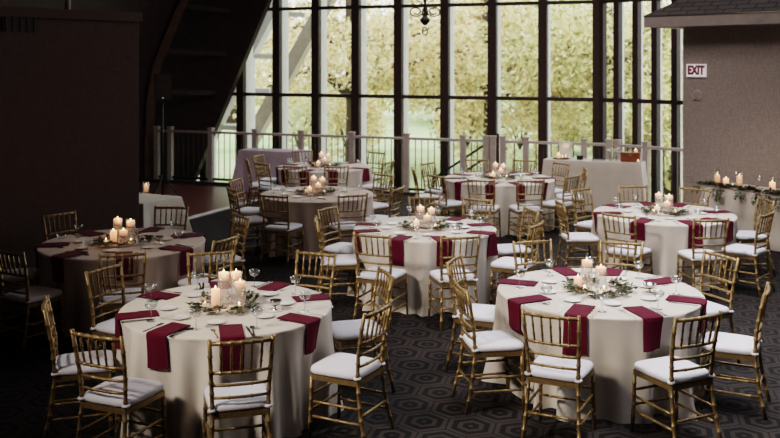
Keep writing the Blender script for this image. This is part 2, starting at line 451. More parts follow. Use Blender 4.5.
rim = MB().tube([(.078*math.cos(a*PI/12),.078*math.sin(a*PI/12),.014) for a in range(24)], .006, 6, True, True).build('rim', M['post'], wc); rim.rotation_euler = (PI/2,0,0)

# ------------------------------------------------------------------ railings
def railing(label, A, d, pxs, name='balcony_railing', runs=None):
    root = thing(name, label, 'railing')
    pts = [on_line(px, A, d) for px in pxs]
    for i, p in enumerate(pts):
        q = Matrix.Translation(p) @ Matrix.Rotation(math.atan2(d.y,d.x), 4, 'Z')
        mb = MB().box((-.05,-.05,0),(.05,.05,1.17), q); mb.box((-.06,-.06,1.17),(.06,.06,1.20), q)
        mb.build('post', M['post_daylit'] if pxs[i] < 220 else M['post'], root)
    for i in range(len(pts)-1):
        a, b = pts[i] + d*.055, pts[i+1] - d*.055
        if (b-a).length < .12: continue
        MB().bar(a+Vector((0,0,1.10)), b+Vector((0,0,1.10)), .11, .045).build('top_rail', M['post'], root)
        MB().bar(a+Vector((0,0,.10)), b+Vector((0,0,.10)), .05, .05).build('bottom_rail', M['black'], root)
        k = max(1, round((b-a).length/.135))
        for j in range(1, k):
            p = a.lerp(b, j/k)
            MB().tube([(p.x,p.y,.12),(p.x,p.y,1.08)], .011, 6).build('baluster', M['black'], root)
    return root
railing('long balcony railing with thin dark balusters, left of the stair gap', R0, rd, [157,170.5,211,255,301,352,406.5,463,486,493])
railing('short balcony railing right of the stair gap, behind the cream gift table', R0, rd, [503,526,584,609])
railing('angled end of the railing between gift table and taupe wall', on_line(614,R0,rd), W2d, [617.5,646,690])
MB().bar(on_line(120,R0,rd)+Vector((0,0,.02)), R1_+Vector((0,0,.02)), .12, .04).build('trim_7', M['darkwood'], kind='structure')
hr = thing('stair_handrail', 'sloping black handrails of the stair going down behind the railing', 'handrail')
A_ = on_line(491,R0,rd) + rn*.55; B_ = on_line(425,R0,rd) + rn*.55
for k in range(4):
    MB().bar(A_+Vector((0,0,1.15-k*.27)), B_+Vector((0,0,.25-k*.27)), .04, .045).build('rail', M['black'], hr)
for t in (0, .5, 1):
    p = A_.lerp(B_, t); z = 1.15-.9*t
    MB().bar((p.x,p.y,z-1.1),(p.x,p.y,z+.05), .06,.06).build('upright', M['darkwood'], hr)

# ------------------------------------------------------------------ outdoors
MB().add([(-60,21,-1.3),(70,16,-1.3),(70,120,-.2),(-60,120,-.2)], [(0,1,2,3)]).build('lawn', M['lawn'], kind='structure')
rng = random.Random(5)
def leaf_cloud(blobs, n, size, mat, parent, rg):
    vs = []; fs = []
    for i in range(n):
        c, r = rg.choice(blobs)
        while True:
            p = Vector((rg.uniform(-1,1), rg.uniform(-1,1), rg.uniform(-1,1)))
            if p.length <= 1: break
        p = p.normalized()*(p.length**.6)
        p = Vector((c[0]+p.x*r[0], c[1]+p.y*r[1], c[2]+p.z*r[2]))
        a = Vector((rg.gauss(0,1),rg.gauss(0,1),rg.gauss(0,1))).normalized()
        b = a.cross(Vector((rg.gauss(0,1),rg.gauss(0,1),rg.gauss(0,1)))).normalized()
        s = size*rg.uniform(.6,1.5); k = len(vs)
        vs += [p-a*s, p+b*s*.45, p+a*s, p-b*s*.45]; fs.append((k,k+1,k+2,k+3))
    return MB().add(vs, fs).build('foliage', mat, parent)
def tree(label, x, y, h, crown, n, size, mat, trunk=.25, seed=0, low=1.5):
    rg = random.Random(seed); g = -1.25 + (y-20)*.011
    t = thing('tree', label, 'tree', (x,y,g), 0, 'trees beyond the window')
    lean = rg.uniform(-.5,.5)
    trunkp = [(0,0,0),(.1*lean,0,h*.25),(.5*lean,.1,h*.5),(lean,.2,h*.8)]
    MB().tube(trunkp, [trunk*1.3,trunk,trunk*.75,trunk*.3], 8).build('trunk', M['bark'], t)
    blobs = []
    for k in range(9):
        an = 2*PI*k/9 + rg.uniform(-.3,.3); hh = h*rg.uniform(.28,.5); L = crown*rg.uniform(.7,1.1)
        p0 = Vector((.3*lean,0,hh)); p2 = Vector((math.cos(an)*L, math.sin(an)*L*.8, hh+rg.uniform(-.1,.9)*crown*.5)); p1 = p0.lerp(p2,.5)+Vector((rg.uniform(-.3,.3),0,crown*rg.uniform(0,.25)))
        MB().tube([p0,p0.lerp(p1,.5)+Vector((0,0,.1)),p1,p1.lerp(p2,.5),p2], [trunk*.45,trunk*.36,trunk*.28,trunk*.18,trunk*.08], 6).build('branch', M['bark'], t)
        for q in (p1, p2, p1.lerp(p2,.6)+Vector((rg.uniform(-1,1),rg.uniform(-1,1),rg.uniform(-.6,.8)))):
            blobs.append((q, (crown*rg.uniform(.24,.42),)*2 + (crown*rg.uniform(.15,.32),)))
    for k in range(7):
        blobs.append((Vector((rg.uniform(-.6,.6)*crown, rg.uniform(-.5,.5)*crown, rg.uniform(low,h)) ), (crown*.36,crown*.36,crown*.26)))
    leaf_cloud(blobs, n, size, mat, t, rg)
    return t
tree('spreading autumn tree with bare dark branches, beyond the window left of the iron chandelier', -1.13, 30, 8.5, 4.0, 13000, .095, M['leaf_autumn'], .28, 3, 1.4)
tree('golden autumn tree seen through the window panes right of the iron chandelier', 3.57, 32, 8.5, 4.2, 19000, .095, M['leaf_autumn'], .26, 8, .6)
tree('yellow-green tree seen behind the gift table through the window', 7.2, 29, 8.5, 4.0, 20000, .095, M['leaf_green'], .24, 21, .4)
tree('light green tree seen through the narrow panes beside the taupe wall', 11.6, 31, 8.5, 3.8, 18000, .10, M['leaf_green'], .26, 33, .4)
for i, (x, y, lab) in enumerate(((-9,52,'hazy tree far across the lawn at the window\'s left end'),(-3.5,56,'hazy tree far across the lawn behind the spreading branches'),(3,54,'hazy tree far across the lawn behind the golden tree'),(9,55,'hazy tree far across the lawn behind the yellow-green tree'),(15,52,'hazy tree far across the lawn behind the light green tree'),(21,54,'hazy tree far across the lawn at the window\'s right end'))):
    if i == 1: continue
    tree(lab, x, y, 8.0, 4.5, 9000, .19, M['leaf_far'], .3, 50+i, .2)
def bush(label, px, y, h, w, n, mat, seed):
    rg = random.Random(seed); c = at_y(px, y); g = -1.25 + (y-20)*.011
    t = thing('shrub', label, 'shrub', (c.x,y,g), 0, 'shrubs on the lawn')
    for k in range(5):
        a = 2*PI*k/5+rg.uniform(-.4,.4); L = w*.35
        MB().tube([(0,0,0),(.4*L*math.cos(a),.4*L*math.sin(a),h*.3),(L*math.cos(a),L*math.sin(a),h*.6)], [.05,.04,.015], 6).build('branch', M['bark'], t)
    bl = [(Vector((rg.uniform(-.5,.5)*w, rg.uniform(-.3,.3)*w, h*rg.uniform(.25,.8))), (w*.34,w*.3,h*.27)) for k in range(8)]
    leaf_cloud(bl, n, .085, mat, t, rg)
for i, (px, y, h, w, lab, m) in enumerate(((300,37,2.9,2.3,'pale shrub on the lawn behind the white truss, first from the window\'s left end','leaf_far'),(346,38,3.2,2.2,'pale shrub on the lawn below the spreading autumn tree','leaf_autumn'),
        (468,39,2.6,2.2,'yellowish shrub on the lawn behind the stair gap','leaf_autumn'),(520,38,2.7,2.3,'yellowish shrub on the lawn behind the short railing','leaf_autumn'),(570,37,2.8,2.3,'green-yellow shrub on the lawn behind the gift table','leaf_green'),
        (622,25.5,2.9,1.5,'leafy shrub close outside the narrow panes, behind the wooden box','leaf_green'),(668,25,3.0,1.5,'leafy shrub close outside the narrow panes, next to the taupe wall','leaf_green'))):
    bush(lab, px, y, h, w, 5000, M[m], 400+i)
# white timber truss outside the left end of the window
ts = thing('timber_truss', 'white sloping timber truss standing outside the left end of the window', 'truss')
def tp(px, py, y=22.2): return Vector(((px-CX)*y/F, y, H-(py-YH)*y/F))
MB().bar(tp(296,-30), tp(247,62), .22, .25, wn).build('rafter', M['fin'], ts)
MB().bar(tp(247,62), tp(205,150), .24, .25, wn).build('rafter', M['fin'], ts)
MB().bar(tp(333,-10,22.6), tp(245,152,22.6), .34, .25, wn).build('rafter', M['beige_beam'], ts)
MB().bar(tp(249.5,58,22.0), tp(249.5,170,22.0), .20, .2, wn).build('upright', M['fin'], ts)
for a, b in (((253,56),(287,57)),((252,90),(270,91)),((222,127),(246,128)),((270,14),(305,15))):
    MB().bar(tp(*a), tp(*b), .12, .2, wn).build('rung', M['fin'], ts)

# ------------------------------------------------------------------ iron chandelier, speaker
ch = thing('iron_chandelier', 'black wrought iron chandelier hanging in front of the window', 'chandelier', (at_y(425,13.0).x,13.0,2.97))
zb = .26
MB().tube([(0,0,zb),(0,0,.95)], [.02,.013], 8).build('stem', M['black'], ch)
MB().lathe([(.01,.17),(.04,.19),(.072,.235),(.075,.245),(.05,.28),(.03,.30),(.028,.33)], 14).build('finial', M['black'], ch)
MB().tube([(.035*math.cos(k*PI/10),0,.09+.055*math.sin(k*PI/10)) for k in range(20)], .009, 6, True, True).build('ring', M['black'], ch)
MB().tube([(0,0,.95),(0,0,CEIL-2.97)], .008, 6).build('chain', M['black'], ch)
for k in range(4):
    a = k*PI/2 + .12; ca, sa = math.cos(a), math.sin(a)
    pts = [(.012,.31),(.03,.315),(.055,.335)]
    for i in range(34):
        t = i/33; an = PI*1.12 + t*PI*2.7; g_ = 1-.62*max(0,t-.45)/.55
        pts.append((.128 + .085*g_*math.cos(an), .362 + .062*g_*math.sin(an)))
    MB().tube([(x*ca, x*sa, z) for x, z in pts], .0105, 6).build('scroll_arm', M['black'], ch)
    MB().tube([(.0*ca,.0*sa,.365),(.09*ca,.09*sa,.36)], .006, 6).build('arm_bar', M['black'], ch)
    pts = [(.01,.42),(.06,.50),(.13,.53),(.17,.60),(.16,.68)]
    MB().tube([(x*ca, x*sa, z) for x, z in pts], .008, 6).build('upper_arm', M['black'], ch)
sp = at_y(162.5,16.3)
st = thing('speaker_stand', 'thin black tripod stand carrying the loudspeaker beside the brown wall', 'stand', (sp.x,sp.y,0))
MB().tube([(0,0,.25),(0,0,1.935)], .018, 8).build('pole', M['black'], st)
for k in range(3):
    a = k*2*PI/3+.4
    MB().tube([(.02*math.cos(a),.02*math.sin(a),.6),(.42*math.cos(a),.42*math.sin(a),.015)], .012, 6).build('leg', M['black'], st)
sk = thing('loudspeaker', 'black loudspeaker on a stand in front of the sloping ceiling', 'speaker', (sp.x,sp.y,1.94), .3)
mb = MB(); mb.prism([(-.15,-.14),(.15,-.14),(.11,.14),(-.11,.14)], 0, .47); mb.build('cabinet', M['black'], sk)
pbox(MB(), .27, .43, -.152, -.141, 0, .235).build('grille', M['mullion'], sk)
pbox(MB(), .010, .010, -.157, -.153, .0, .04).build('indicator', M['led'], sk)

# ------------------------------------------------------------------ cloths
class Cloth:
    def __init__(s, c, R, seed):
        rg = random.Random(seed); s.c = c; s.R = R; s.z = .76
        s.k = [(rg.choice((9,10,11)), rg.uniform(0,6.28), 1.0), (rg.choice((15,16,17)), rg.uniform(0,6.28), .8), (rg.choice((22,23,25)), rg.uniform(0,6.28), .6)]
        s.push = []
    def fold(s, th):
        v = sum(a*math.sin(n*th+p+.5*math.sin(3*th+p)) for n, p, a in s.k)/2.3
        v = max(-1, min(1, v*1.35)); return 1 - abs(.5-.5*v)**.8
    def r(s, th, z):
        t = max(0, min(1, (s.z-z)/s.z)); e = t**.6
        q = s.R + .012 + e*(-.105 + .245*s.fold(th)*(.5+.5*t))
        if z < .56:
            k = min(1, (.56-z)/.05)
            for tc, mx in s.push:
                d = abs((th-tc+PI) % (2*PI) - PI); w = max(0, min(1, (.36-d)/.11)); w = w*w*(3-2*w)*k
                if q > mx: q += (mx-q)*w
        return q
    def mesh(s):
        N = 252; vs = []; fs = []
        rows = [(.25,None),(.6,None),(.9,None),(.97,None)]
        mb = MB(); vs.append((0,0,s.z))
        def ring(f):
            vs.extend(f(2*PI*k/N) for k in range(N))
        for q, _ in rows: ring(lambda t: (s.R*q*math.cos(t), s.R*q*math.sin(t), s.z))
        ring(lambda t: (s.R*math.cos(t), s.R*math.sin(t), s.z-.001))
        ring(lambda t: ((s.R+.009)*math.cos(t), (s.R+.009)*math.sin(t), s.z-.006))
        for z in (.74,.71,.67,.62,.56,.5,.43,.36,.29,.22,.15,.09,.04,.004):
            ring(lambda t: (s.r(t,z)*math.cos(t), s.r(t,z)*math.sin(t), z))
        for k in range(N): fs.append((0, 1+k, 1+(k+1)%N))
        nr = (len(vs)-1)//N
        for i in range(nr-1):
            for k in range(N):
                a, b = 1+i*N+k, 1+i*N+(k+1)%N
                fs.append((a, a+N, b+N, b))
        return mb.add(vs, fs, True)
def round_cloth(c, R, seed, mat, label, push):
    cl = Cloth(c, R, seed); cl.push = push; o = cl.mesh().build('tablecloth', mat); o.location = (c.x, c.y, 0)
    tag(o, label, 'tablecloth', 'round table cloths'); return cl
def rect_cloth(P, d, L, D, h, mat, label, seed, flare=.05):
    """cloth over a rectangular table; P front-left corner, d along the front, depth D behind"""
    rg = random.Random(seed); n = Vector((-d.y, d.x, 0))
    if n.y < 0: n = -n
    per = []
    def side(a, b, m):
        for k in range(m): per.append((a[0]+(b[0]-a[0])*k/m, a[1]+(b[1]-a[1])*k/m))
    a, b, c, e = (0,0),(L,0),(L,D),(0,D); m1, m2 = int(L/.03), int(D/.03)
    side(a,b,m1); side(b,c,m2); side(c,e,m1); side(e,a,m2)
    N = len(per); ph = [rg.uniform(0,6.28) for _ in range(3)]
    vs = []; fs = []; cx, cy = L/2, D/2; dist = 0
    zs = [h, h-.012, h*.85, h*.65, h*.45, h*.25, h*.1, .006]
    for zi, z in enumerate(zs):
        t = 1-z/h
        for i, (x, y) in enumerate(per):
            ox = -1 if x < 1e-6 else (1 if x > L-1e-6 else 0); oy = -1 if y < 1e-6 else (1 if y > D-1e-6 else 0)
            s_ = i*.03; w = .5+.5*math.sin(s_*19+ph[0]+1.5*math.sin(s_*4+ph[1]))
            e_ = t*(.012+flare*.5*w) + (.004 if zi else 0)
            corner = max(0, 1-min(math.hypot(x-q[0], y-q[1]) for q in (a,b,c,e))/.12)
            e_ += t*flare*1.3*corner
            vs.append(P + d*(x+ox*e_) + n*(y+oy*e_) + Vector((0,0,z)))
    for zi in range(len(zs)-1):
        for i in range(N):
            j = (i+1) % N; fs.append((zi*N+i, (zi+1)*N+i, (zi+1)*N+j, zi*N+j))
    fs.append(tuple(range(N)))
    mb = MB().add(vs, fs, False); o = mb.build('tablecloth', mat)
    for p in o.data.polygons: p.use_smooth = len(p.vertices) == 4
    o.data.set_sharp_from_angle(angle=math.radians(50)) if hasattr(o.data, 'set_sharp_from_angle') else None
    return tag(o, label, 'tablecloth')

# ------------------------------------------------------------------ chair
def bamboo(path, r, rings=(), seg=8):
    """tube along path with bamboo-like rings at the given fractions"""
    path = [Vector(p) for p in path]; ln = [0]
    for i in range(1, len(path)): ln.append(ln[-1] + (path[i]-path[i-1]).length)
    T = ln[-1]
    def pos(s):
        for i in range(1, len(path)):
            if s <= ln[i] or i == len(path)-1:
                return path[i-1].lerp(path[i], (s-ln[i-1])/(ln[i]-ln[i-1]))
    st = {0:r, T:r}
    for x in ln[1:-1]: st[x] = r
    for f in rings:
        c = f*T
        for dlt, m in ((-.009,1),(-.004,1.28),(.004,1.28),(.009,1)):
            if 0 < c+dlt < T: st[c+dlt] = r*m
    ks = sorted(st)
    return MB().tube([pos(k) for k in ks], [st[k] for k in ks], seg)
def superpad(wf, wb, d, z0, z1, crown=.012, n=28):
    vs = []; fs = []
    def out(t, k):
        c, s_ = math.cos(t), math.sin(t); e = .36
        x = math.copysign(abs(c)**e, c); y = math.copysign(abs(s_)**e, s_)
        w = (wb+(wf-wb)*(y+1)/2)/2
        return x*w*k, y*d/2*k
    levels = [(.80,z0),(.97,z0+.004),(1.0,z0+.016),(1.0,z1-.018),(.965,z1-.005),(.85,z1+crown*.3),(.5,z1+crown*.85),(.01,z1+crown)]
    for k, z in levels:
        for i in range(n):
            x, y = out(2*PI*i/n, k); vs.append((x,y,z))
    m = len(levels)
    for a in range(m-1):
        for i in range(n):
            j = (i+1) % n; fs.append((a*n+i, a*n+j, (a+1)*n+j, (a+1)*n+i))
    fs.append(tuple(range(n))[::-1]); fs.append(tuple(range((m-1)*n, m*n)))
    return MB().add(vs, fs, True)
def make_chair():
    t = thing('chiavari_chair', 'gold chair', 'chair', group='gold spindle-back chairs')
    g = M['gold']
    for s in (-1,1):
        bamboo([(s*.200,.190,0),(s*.194,.182,.22),(s*.19,.175,.435)], .0135, (.25,.45,.62,.8)).build('leg', g, t)
        bamboo([(s*.200,-.262,0),(s*.183,-.212,.22),(s*.172,-.185,.44),(s*.180,-.195,.62),(s*.190,-.225,.79),(s*.196,-.255,.925)], .0135, (.1,.2,.29,.40,.53,.615,.69,.77,.88)).build('leg', g, t)
    fr = MB()
    fr.bar((-.19,.178,.428),(.19,.178,.428),.026,.034); fr.bar((-.172,-.185,.428),(.172,-.185,.428),.026,.034)
    fr.bar((-.19,.178,.428),(-.172,-.185,.428),.026,.034); fr.bar((.19,.178,.428),(.172,-.185,.428),.026,.034)
    fr.bar((0,-.18,.437),(0,.17,.437),.36,.008)
    fr.build('seat_frame', g, t)
    for z in (.15,.255):
        for s in (-1,1):
            bamboo([(s*.181,-.216-(.25-z)*.15,z),(s*.187,.181,z)], .0095, (.2,.5,.8)).build('stretcher', g, t)
    for z in (.195,.30):
        bamboo([(-.187,.181,z),(.187,.181,z)], .0095, (.2,.5,.8)).build('stretcher', g, t)
    bamboo([(-.183,-.214,.205),(.183,-.214,.205)], .0095, (.2,.5,.8)).build('stretcher', g, t)
    def bx(z):   # back centre line depth and half width at height z
        k = [(.44,-.185,.172),(.62,-.195,.180),(.79,-.225,.190),(.925,-.255,.196)]
        for (a,b,c),(d,e,f) in zip(k, k[1:]):
            if z <= d+1e-6: u = (z-a)/(d-a); return b+(e-b)*u, c+(f-c)*u
        return k[-1][1], k[-1][2]
    def rail(z, r, name, rings, curve=.018):
        y, w = bx(z)
        pts = [(w*u, y-curve*(1-u*u), z) for u in (-1,-.6,-.2,.2,.6,1)]
        bamboo(pts, r, rings).build(name, g, t)
    rail(.900,.0135,'top_rail',(.17,.335,.5,.665,.83)); rail(.705,.011,'back_rail',(.17,.335,.5,.665,.83)); rail(.622,.010,'back_rail',(.3,.7)); rail(.543,.010,'back_rail',(.3,.7))
    for k in range(5):
        u = -.667 + k*.3335
        y0, w0 = bx(.705); y1, w1 = bx(.9)
        bamboo([(w0*u*.98, y0-.018*(1-u*u), .705),(w1*u, y1-.018*(1-u*u), .9)], .0078, (.3,.62)).build('spindle', g, t)
    pad = superpad(.420,.385,.415,.446,.495).build('seat_pad', M['pad'], t); pad.location = (0,.005,0)
    for s in (-1,1):
        MB().tube([(s*.176+.019*math.cos(a*PI/6), -.19+.019*math.sin(a*PI/6), .465) for a in range(12)], .010, 6, True, True).build('tie', M['pad'], pad)
    return t

# ------------------------------------------------------------------ tables: centre, radius, name, chairs (phi from the camera side, towards the right; distance; twist)
def ctr(px, py): return at(px, py, .76)
TAB = {
 'T1': dict(c=ctr(227,306.5), R=.795, nm='front left table', ch=[(13.5,1.12,0),(-27,1.12,4),(-66,1.05,-8),(-119,1.05,0),(-163,1.05,0),(154,1.10,0),(112,1.05,-6),(62,1.07,0)]),
 'T2': dict(c=ctr(599,290.5), R=.815, nm='front right table', ch=[(-26.3,1.15,0),(14.5,1.10,8),(63,1.02,0),(118,1.14,0),(158,1.06,0),(-165,1.07,0),(-113,1.0,0),(-66,1.01,-13)]),
 'T3': dict(c=ctr(425,228), R=.79, nm='middle table', ch=[(-26,1.08,0),(13,1.08,0),(-71,1.0,-14),(-109,.965,-12),(62,1.06,0),(104,1.03,0),(148,1.06,0),(178,1.04,0)]),
 'T4': dict(c=ctr(664,213.2), R=.84, nm='table beside garland', ch=[(-38,1.06,0),(5,1.08,0),(41,1.05,4),(95,1.06,0),(146,1.05,0),(-178,1.05,0),(-141,1.05,0),(-88,1.05,0)]),
 'T5': dict(c=ctr(499,178.2), R=.87, nm='table before stairs', ch=[(-17,1.2,0),(12,1.2,0),(47,1.11,0),(87,1.12,0),(124,1.12,0),(155,1.12,0),(-171,1.12,0),(-126,1.12,0),(-87,1.12,0),(-50,1.12,0)]),
 'T6': dict(c=ctr(317,193.6), R=.79, nm='centre left table', ch=[(-20,1.06,0),(26,1.05,0),(65,1.01,0),(134,1.07,0),(-61,1.01,0),(-106,1.01,0)]),
 'T7': dict(c=ctr(324,166.5), R=.83, nm='farthest table', ch=[(-17,1.08,0),(13,1.08,0),(-48,1.06,0),(-77,1.10,0),(-110,1.06,0),(-158,1.10,0),(137,1.10,0),(62,1.05,0)]),
 'T8': dict(c=ctr(123,242.5), R=.83, nm='dim left table', ch=[(16,1.07,0),(-30,1.12,0),(-79,1.05,0),(-132,1.05,0),(172,1.10,0),(121,1.06,0),(64,1.05,0)]),
}
ORD = {1:[''],2:['%s of two'],}
def positions(phis):
    """unique phrases for places round a table, by side and order"""
    side = []
    for p in phis:
        p = (p+180) % 360 - 180
        side.append('front' if abs(p) < 50 else 'back' if abs(p) > 130 else ('right' if p > 0 else 'left'))
    out = [None]*len(phis)
    for s in ('front','back','left','right'):
        ids = [i for i, q in enumerate(side) if q == s]
        xy = {i: (math.sin(math.radians(phis[i])), math.cos(math.radians(phis[i]))) for i in ids}   # x, nearness
        if s in ('front','back'): ids.sort(key=lambda i: xy[i][0]); w = ('left','right')
        else: ids.sort(key=lambda i: -xy[i][1]); w = ('nearer','farther')
        n = len(ids); num = {2:'two',3:'three',4:'four'}.get(n)
        for k, i in enumerate(ids):
            if n == 1: out[i] = 'alone on %s side' % s
            elif n == 2: out[i] = '%s of two at %s' % (w[k], s)
            elif n == 3: out[i] = ('%s of three at %s' % (((w[0]+'most') if w[0]=='left' else 'nearest', 'middle', (w[1]+'most') if w[1]=='right' else 'farthest')[k], s))
            else: out[i] = '%s of four at %s' % ((('leftmost','second','third','rightmost') if w[0]=='left' else ('nearest','second','third','farthest'))[k], s)
    return out

chair0 = make_chair(); used = [False]
def place_chair(pos, face, label):
    c = chair0 if not used[0] else dup(chair0); used[0] = True
    c.location = pos; c.rotation_euler = (0,0,math.atan2(-face.x, face.y)); c['label'] = label
    return c

# ---- table ware prototypes
def make_glass():
    t = MB().lathe([(.032,0),(.033,.002),(.012,.006),(.004,.012),(.0038,.075),(.008,.082),(.030,.092),(.044,.112),(.047,.135),(.0455,.135),(.0425,.113),(.028,.095),(.002,.088)], 16)
    return tag(t.build('coupe_glass', M['glass']), 'x', 'glass', 'stemmed coupe glasses')
def make_plate():
    t = MB().lathe([(.0,.0),(.040,0),(.046,.004),(.068,.012),(.069,.014),(.066,.0145),(.045,.007),(.0,.006)], 20)
    return tag(t.build('bread_plate', M['china']), 'x', 'plate', 'white bread plates')
def make_knife():
    p = [(-.006,-.10),(.006,-.10),(.0065,0),(.009,.01),(.010,.06),(.006,.105),(0,.115),(-.005,.09),(-.006,.01),(-.006,0)]
    return tag(MB().prism(p,0,.003).build('table_knife', M['steel']), 'x', 'knife', 'table knives')
def make_fork():
    p = [(-.006,-.10),(.006,-.10),(.003,.03),(.011,.045),(.012,.10),(.008,.10),(.0075,.055),(.0045,.055),(.004,.10),(.0012,.10),(.001,.055),(-.001,.055),(-.0012,.10),(-.004,.10),(-.0045,.055),(-.0075,.055),(-.008,.10),(-.012,.10),(-.011,.045),(-.003,.03)]
    return tag(MB().prism(p,0,.003).build('table_fork', M['steel']), 'x', 'fork', 'table forks')
def make_spoon():
    p = [(-.006,-.10),(.006,-.10),(.003,.045)] + [(.016*math.sin(a), .078-.03*math.cos(a)) for a in [k*2*PI/14 for k in range(2,13)]] + [(-.003,.045)]
    return tag(MB().prism(p,0,.004).build('spoon', M['steel']), 'x', 'spoon', 'spoons beside the knives')
PRO = {'glass':make_glass(),'plate':make_plate(),'knife':make_knife(),'fork':make_fork(),'spoon':make_spoon()}
first = {k: True for k in PRO}
def put(kind, loc, rz, label):
    o = PRO[kind] if first[kind] else dup(PRO[kind]); first[kind] = False
    o.location = loc; o.rotation_euler = (0,0,rz); o['label'] = label
    if kind in ('fork','knife','spoon'): o.scale = (1.2,1.12,1)
    return o

def napkin(cl, phi, L, rin, label, group, w=.165):
    """folded strip lying on the cloth, running out over its edge and hanging"""
    th = math.radians(phi) - PI/2; er = Vector((math.cos(th), math.sin(th), 0)); et = Vector((-er.y, er.x, 0))
    cols = [(-.5+k/10)*w for k in range(11)]; rows = []
    R = cl.R; r = rin
    while r < R-.05: rows.append(('t', r)); r += .05
    rows += [('t', R-.03), ('t', R-.002)]
    for z in (.757,.742,.72,.70,.68,.66,.64,.62,.60,.58,.56,.54,.52,.50,.48,.465):
        if .76-z <= L: rows.append(('h', z))
    def pt(row, u, lift):
        k, v = row
        if k == 't':
            x = er*v + et*u; bumpz = .003*math.sin(v*40+u*25)*.4
            return Vector((x.x, x.y, cl.z+.003+lift+max(0,bumpz)))
        a = th + u/(R+.012); rr = cl.r(a, v) + .013 + lift*1.0
        if v > .75: rr = R + .017 + lift
        return Vector((rr*math.cos(a), rr*math.sin(a), v + (lift if v > .75 else 0)))
    vs = []; fs = []; nC = len(cols); nR = len(rows)
    for lift in (0, .007):
        for row in rows:
            for u in cols: vs.append(pt(row, u, lift))
    o = nC*nR
    for i in range(nR-1):
        for k in range(nC-1):
            a = i*nC+k; fs.append((a, a+nC, a+nC+1, a+1)); fs.append((o+a, o+a+1, o+a+nC+1, o+a+nC))
    for i in range(nR-1):
        a = i*nC; fs.append((a, o+a, o+a+nC, a+nC)); b = a+nC-1; fs.append((b, b+nC, o+b+nC, o+b))
    for k in range(nC-1):
        fs.append((k, k+1, o+k+1, o+k)); b = (nR-1)*nC+k; fs.append((b, o+b, o+b+1, b+1))
    ob = MB().add(vs, fs, False).build('napkin', M['napkin']); ob.location = (cl.c.x, cl.c.y, 0)
    return tag(ob, label, 'napkin', group)

# ---- candles and greenery prototypes
def make_floating():
    t = thing('floating_candle', 'x', 'candle', group='lit candles')
    MB().lathe([(.0,0),(.026,.002),(.037,.02),(.039,.05),(.036,.058),(.02,.054),(.0,.052)], 16).build('wax', M['wax'], t)
    MB().tube([(0,0,.052),(0,0,.064)], .0015, 5).build('wick', M['wick'], t)
    MB().lathe([(.001,.060),(.0055,.066),(.006,.070),(.0035,.078),(.0005,.086)], 10).build('flame', M['flame'], t)
    return t
def make_pillar(h, r=.036):
    t = thing('pillar_candle', 'x', 'candle', group='lit candles')
    MB().lathe([(r*.97,0),(r,.004),(r,h-.006),(r*.93,h),(r*.7,h-.004),(.0,h-.01)], 18).build('wax', M['wax'], t)
    MB().tube([(0,0,h-.011),(0,0,h+.006)], .0015, 5).build('wick', M['wick'], t)
    MB().lathe([(.001,h+.001),(.0055,h+.007),(.006,h+.011),(.0035,h+.02),(.0005,h+.028)], 10).build('flame', M['flame'], t)
    return t
def make_cyl(h, r=.047):
    mb = MB().lathe([(.0,0),(r,0),(r,h),(r-.0035,h),(r-.0035,.012),(.0,.012)], 20)
    return tag(mb.build('glass_vase', M['vase']), 'x', 'vase', 'clear cylinder vases')
def make_votive():
    t = thing('votive_candle', 'x', 'candle', group='small votive candles')
    MB().lathe([(.0,0),(.024,0),(.030,.055),(.0285,.055),(.0225,.006),(.0,.006)], 14).build('glass_cup', M['glass'], t)
    MB().lathe([(.0,.0065),(.0215,.0065),(.0255,.034),(.0,.033)], 14).build('wax', M['tealight'], t)
    MB().lathe([(.001,.036),(.0055,.043),(.004,.055),(.0005,.066)], 8).build('flame', M['flame'], t)
    return t
def bloom(mb, c, r, rg):
    for ring, (n, rr, tilt) in enumerate(((6,1.0,.35),(5,.7,.8),(4,.4,1.2))):
        for k in range(n):
            a = 2*PI*k/n + ring*.5; d = Vector((math.cos(a), math.sin(a), 0)); e = Vector((-d.y,d.x,0))
            b = c + d*r*.12 + Vector((0,0,r*.2*ring)); q = b + (d*math.cos(tilt)+Vector((0,0,math.sin(tilt))))*r*rr
            m = b.lerp(q,.6)
            mb.add([b, m+e*r*rr*.45, q, m-e*r*rr*.45], [(0,1,2,3)], True)
    return mb
def sprigs(mb, p0, p1, n, L, rg, zmin, wid=.45, droop=0):
    """leafy stem from p0 to p1 with paired leaves"""
    d = (p1-p0); t = d.normalized(); s = t.cross(Vector((0,0,1)))
    s = s.normalized() if s.length > .1 else Vector((1,0,0))
    for k in range(n):
        p = p0 + d*(k+.5)/n
        for sg_ in (-1,1):
            dirv = (t*rg.uniform(.3,.9) + s*sg_*rg.uniform(.5,1) + Vector((0,0,rg.uniform(-.2,.7)-droop))).normalized()
            ll = L*rg.uniform(.7,1.3); q = p + dirv*ll; side = dirv.cross(Vector((rg.uniform(-.4,.4),rg.uniform(-.4,.4),1))).normalized()*ll*wid*.5
            m = p.lerp(q,.5) + Vector((0,0,ll*.08)); vs = [p, m+side, q, m-side]
            if droop == 0: vs = [Vector((v.x,v.y,max(v.z,zmin))) for v in vs]
            mb.add(vs, [(0,1,2,3)])
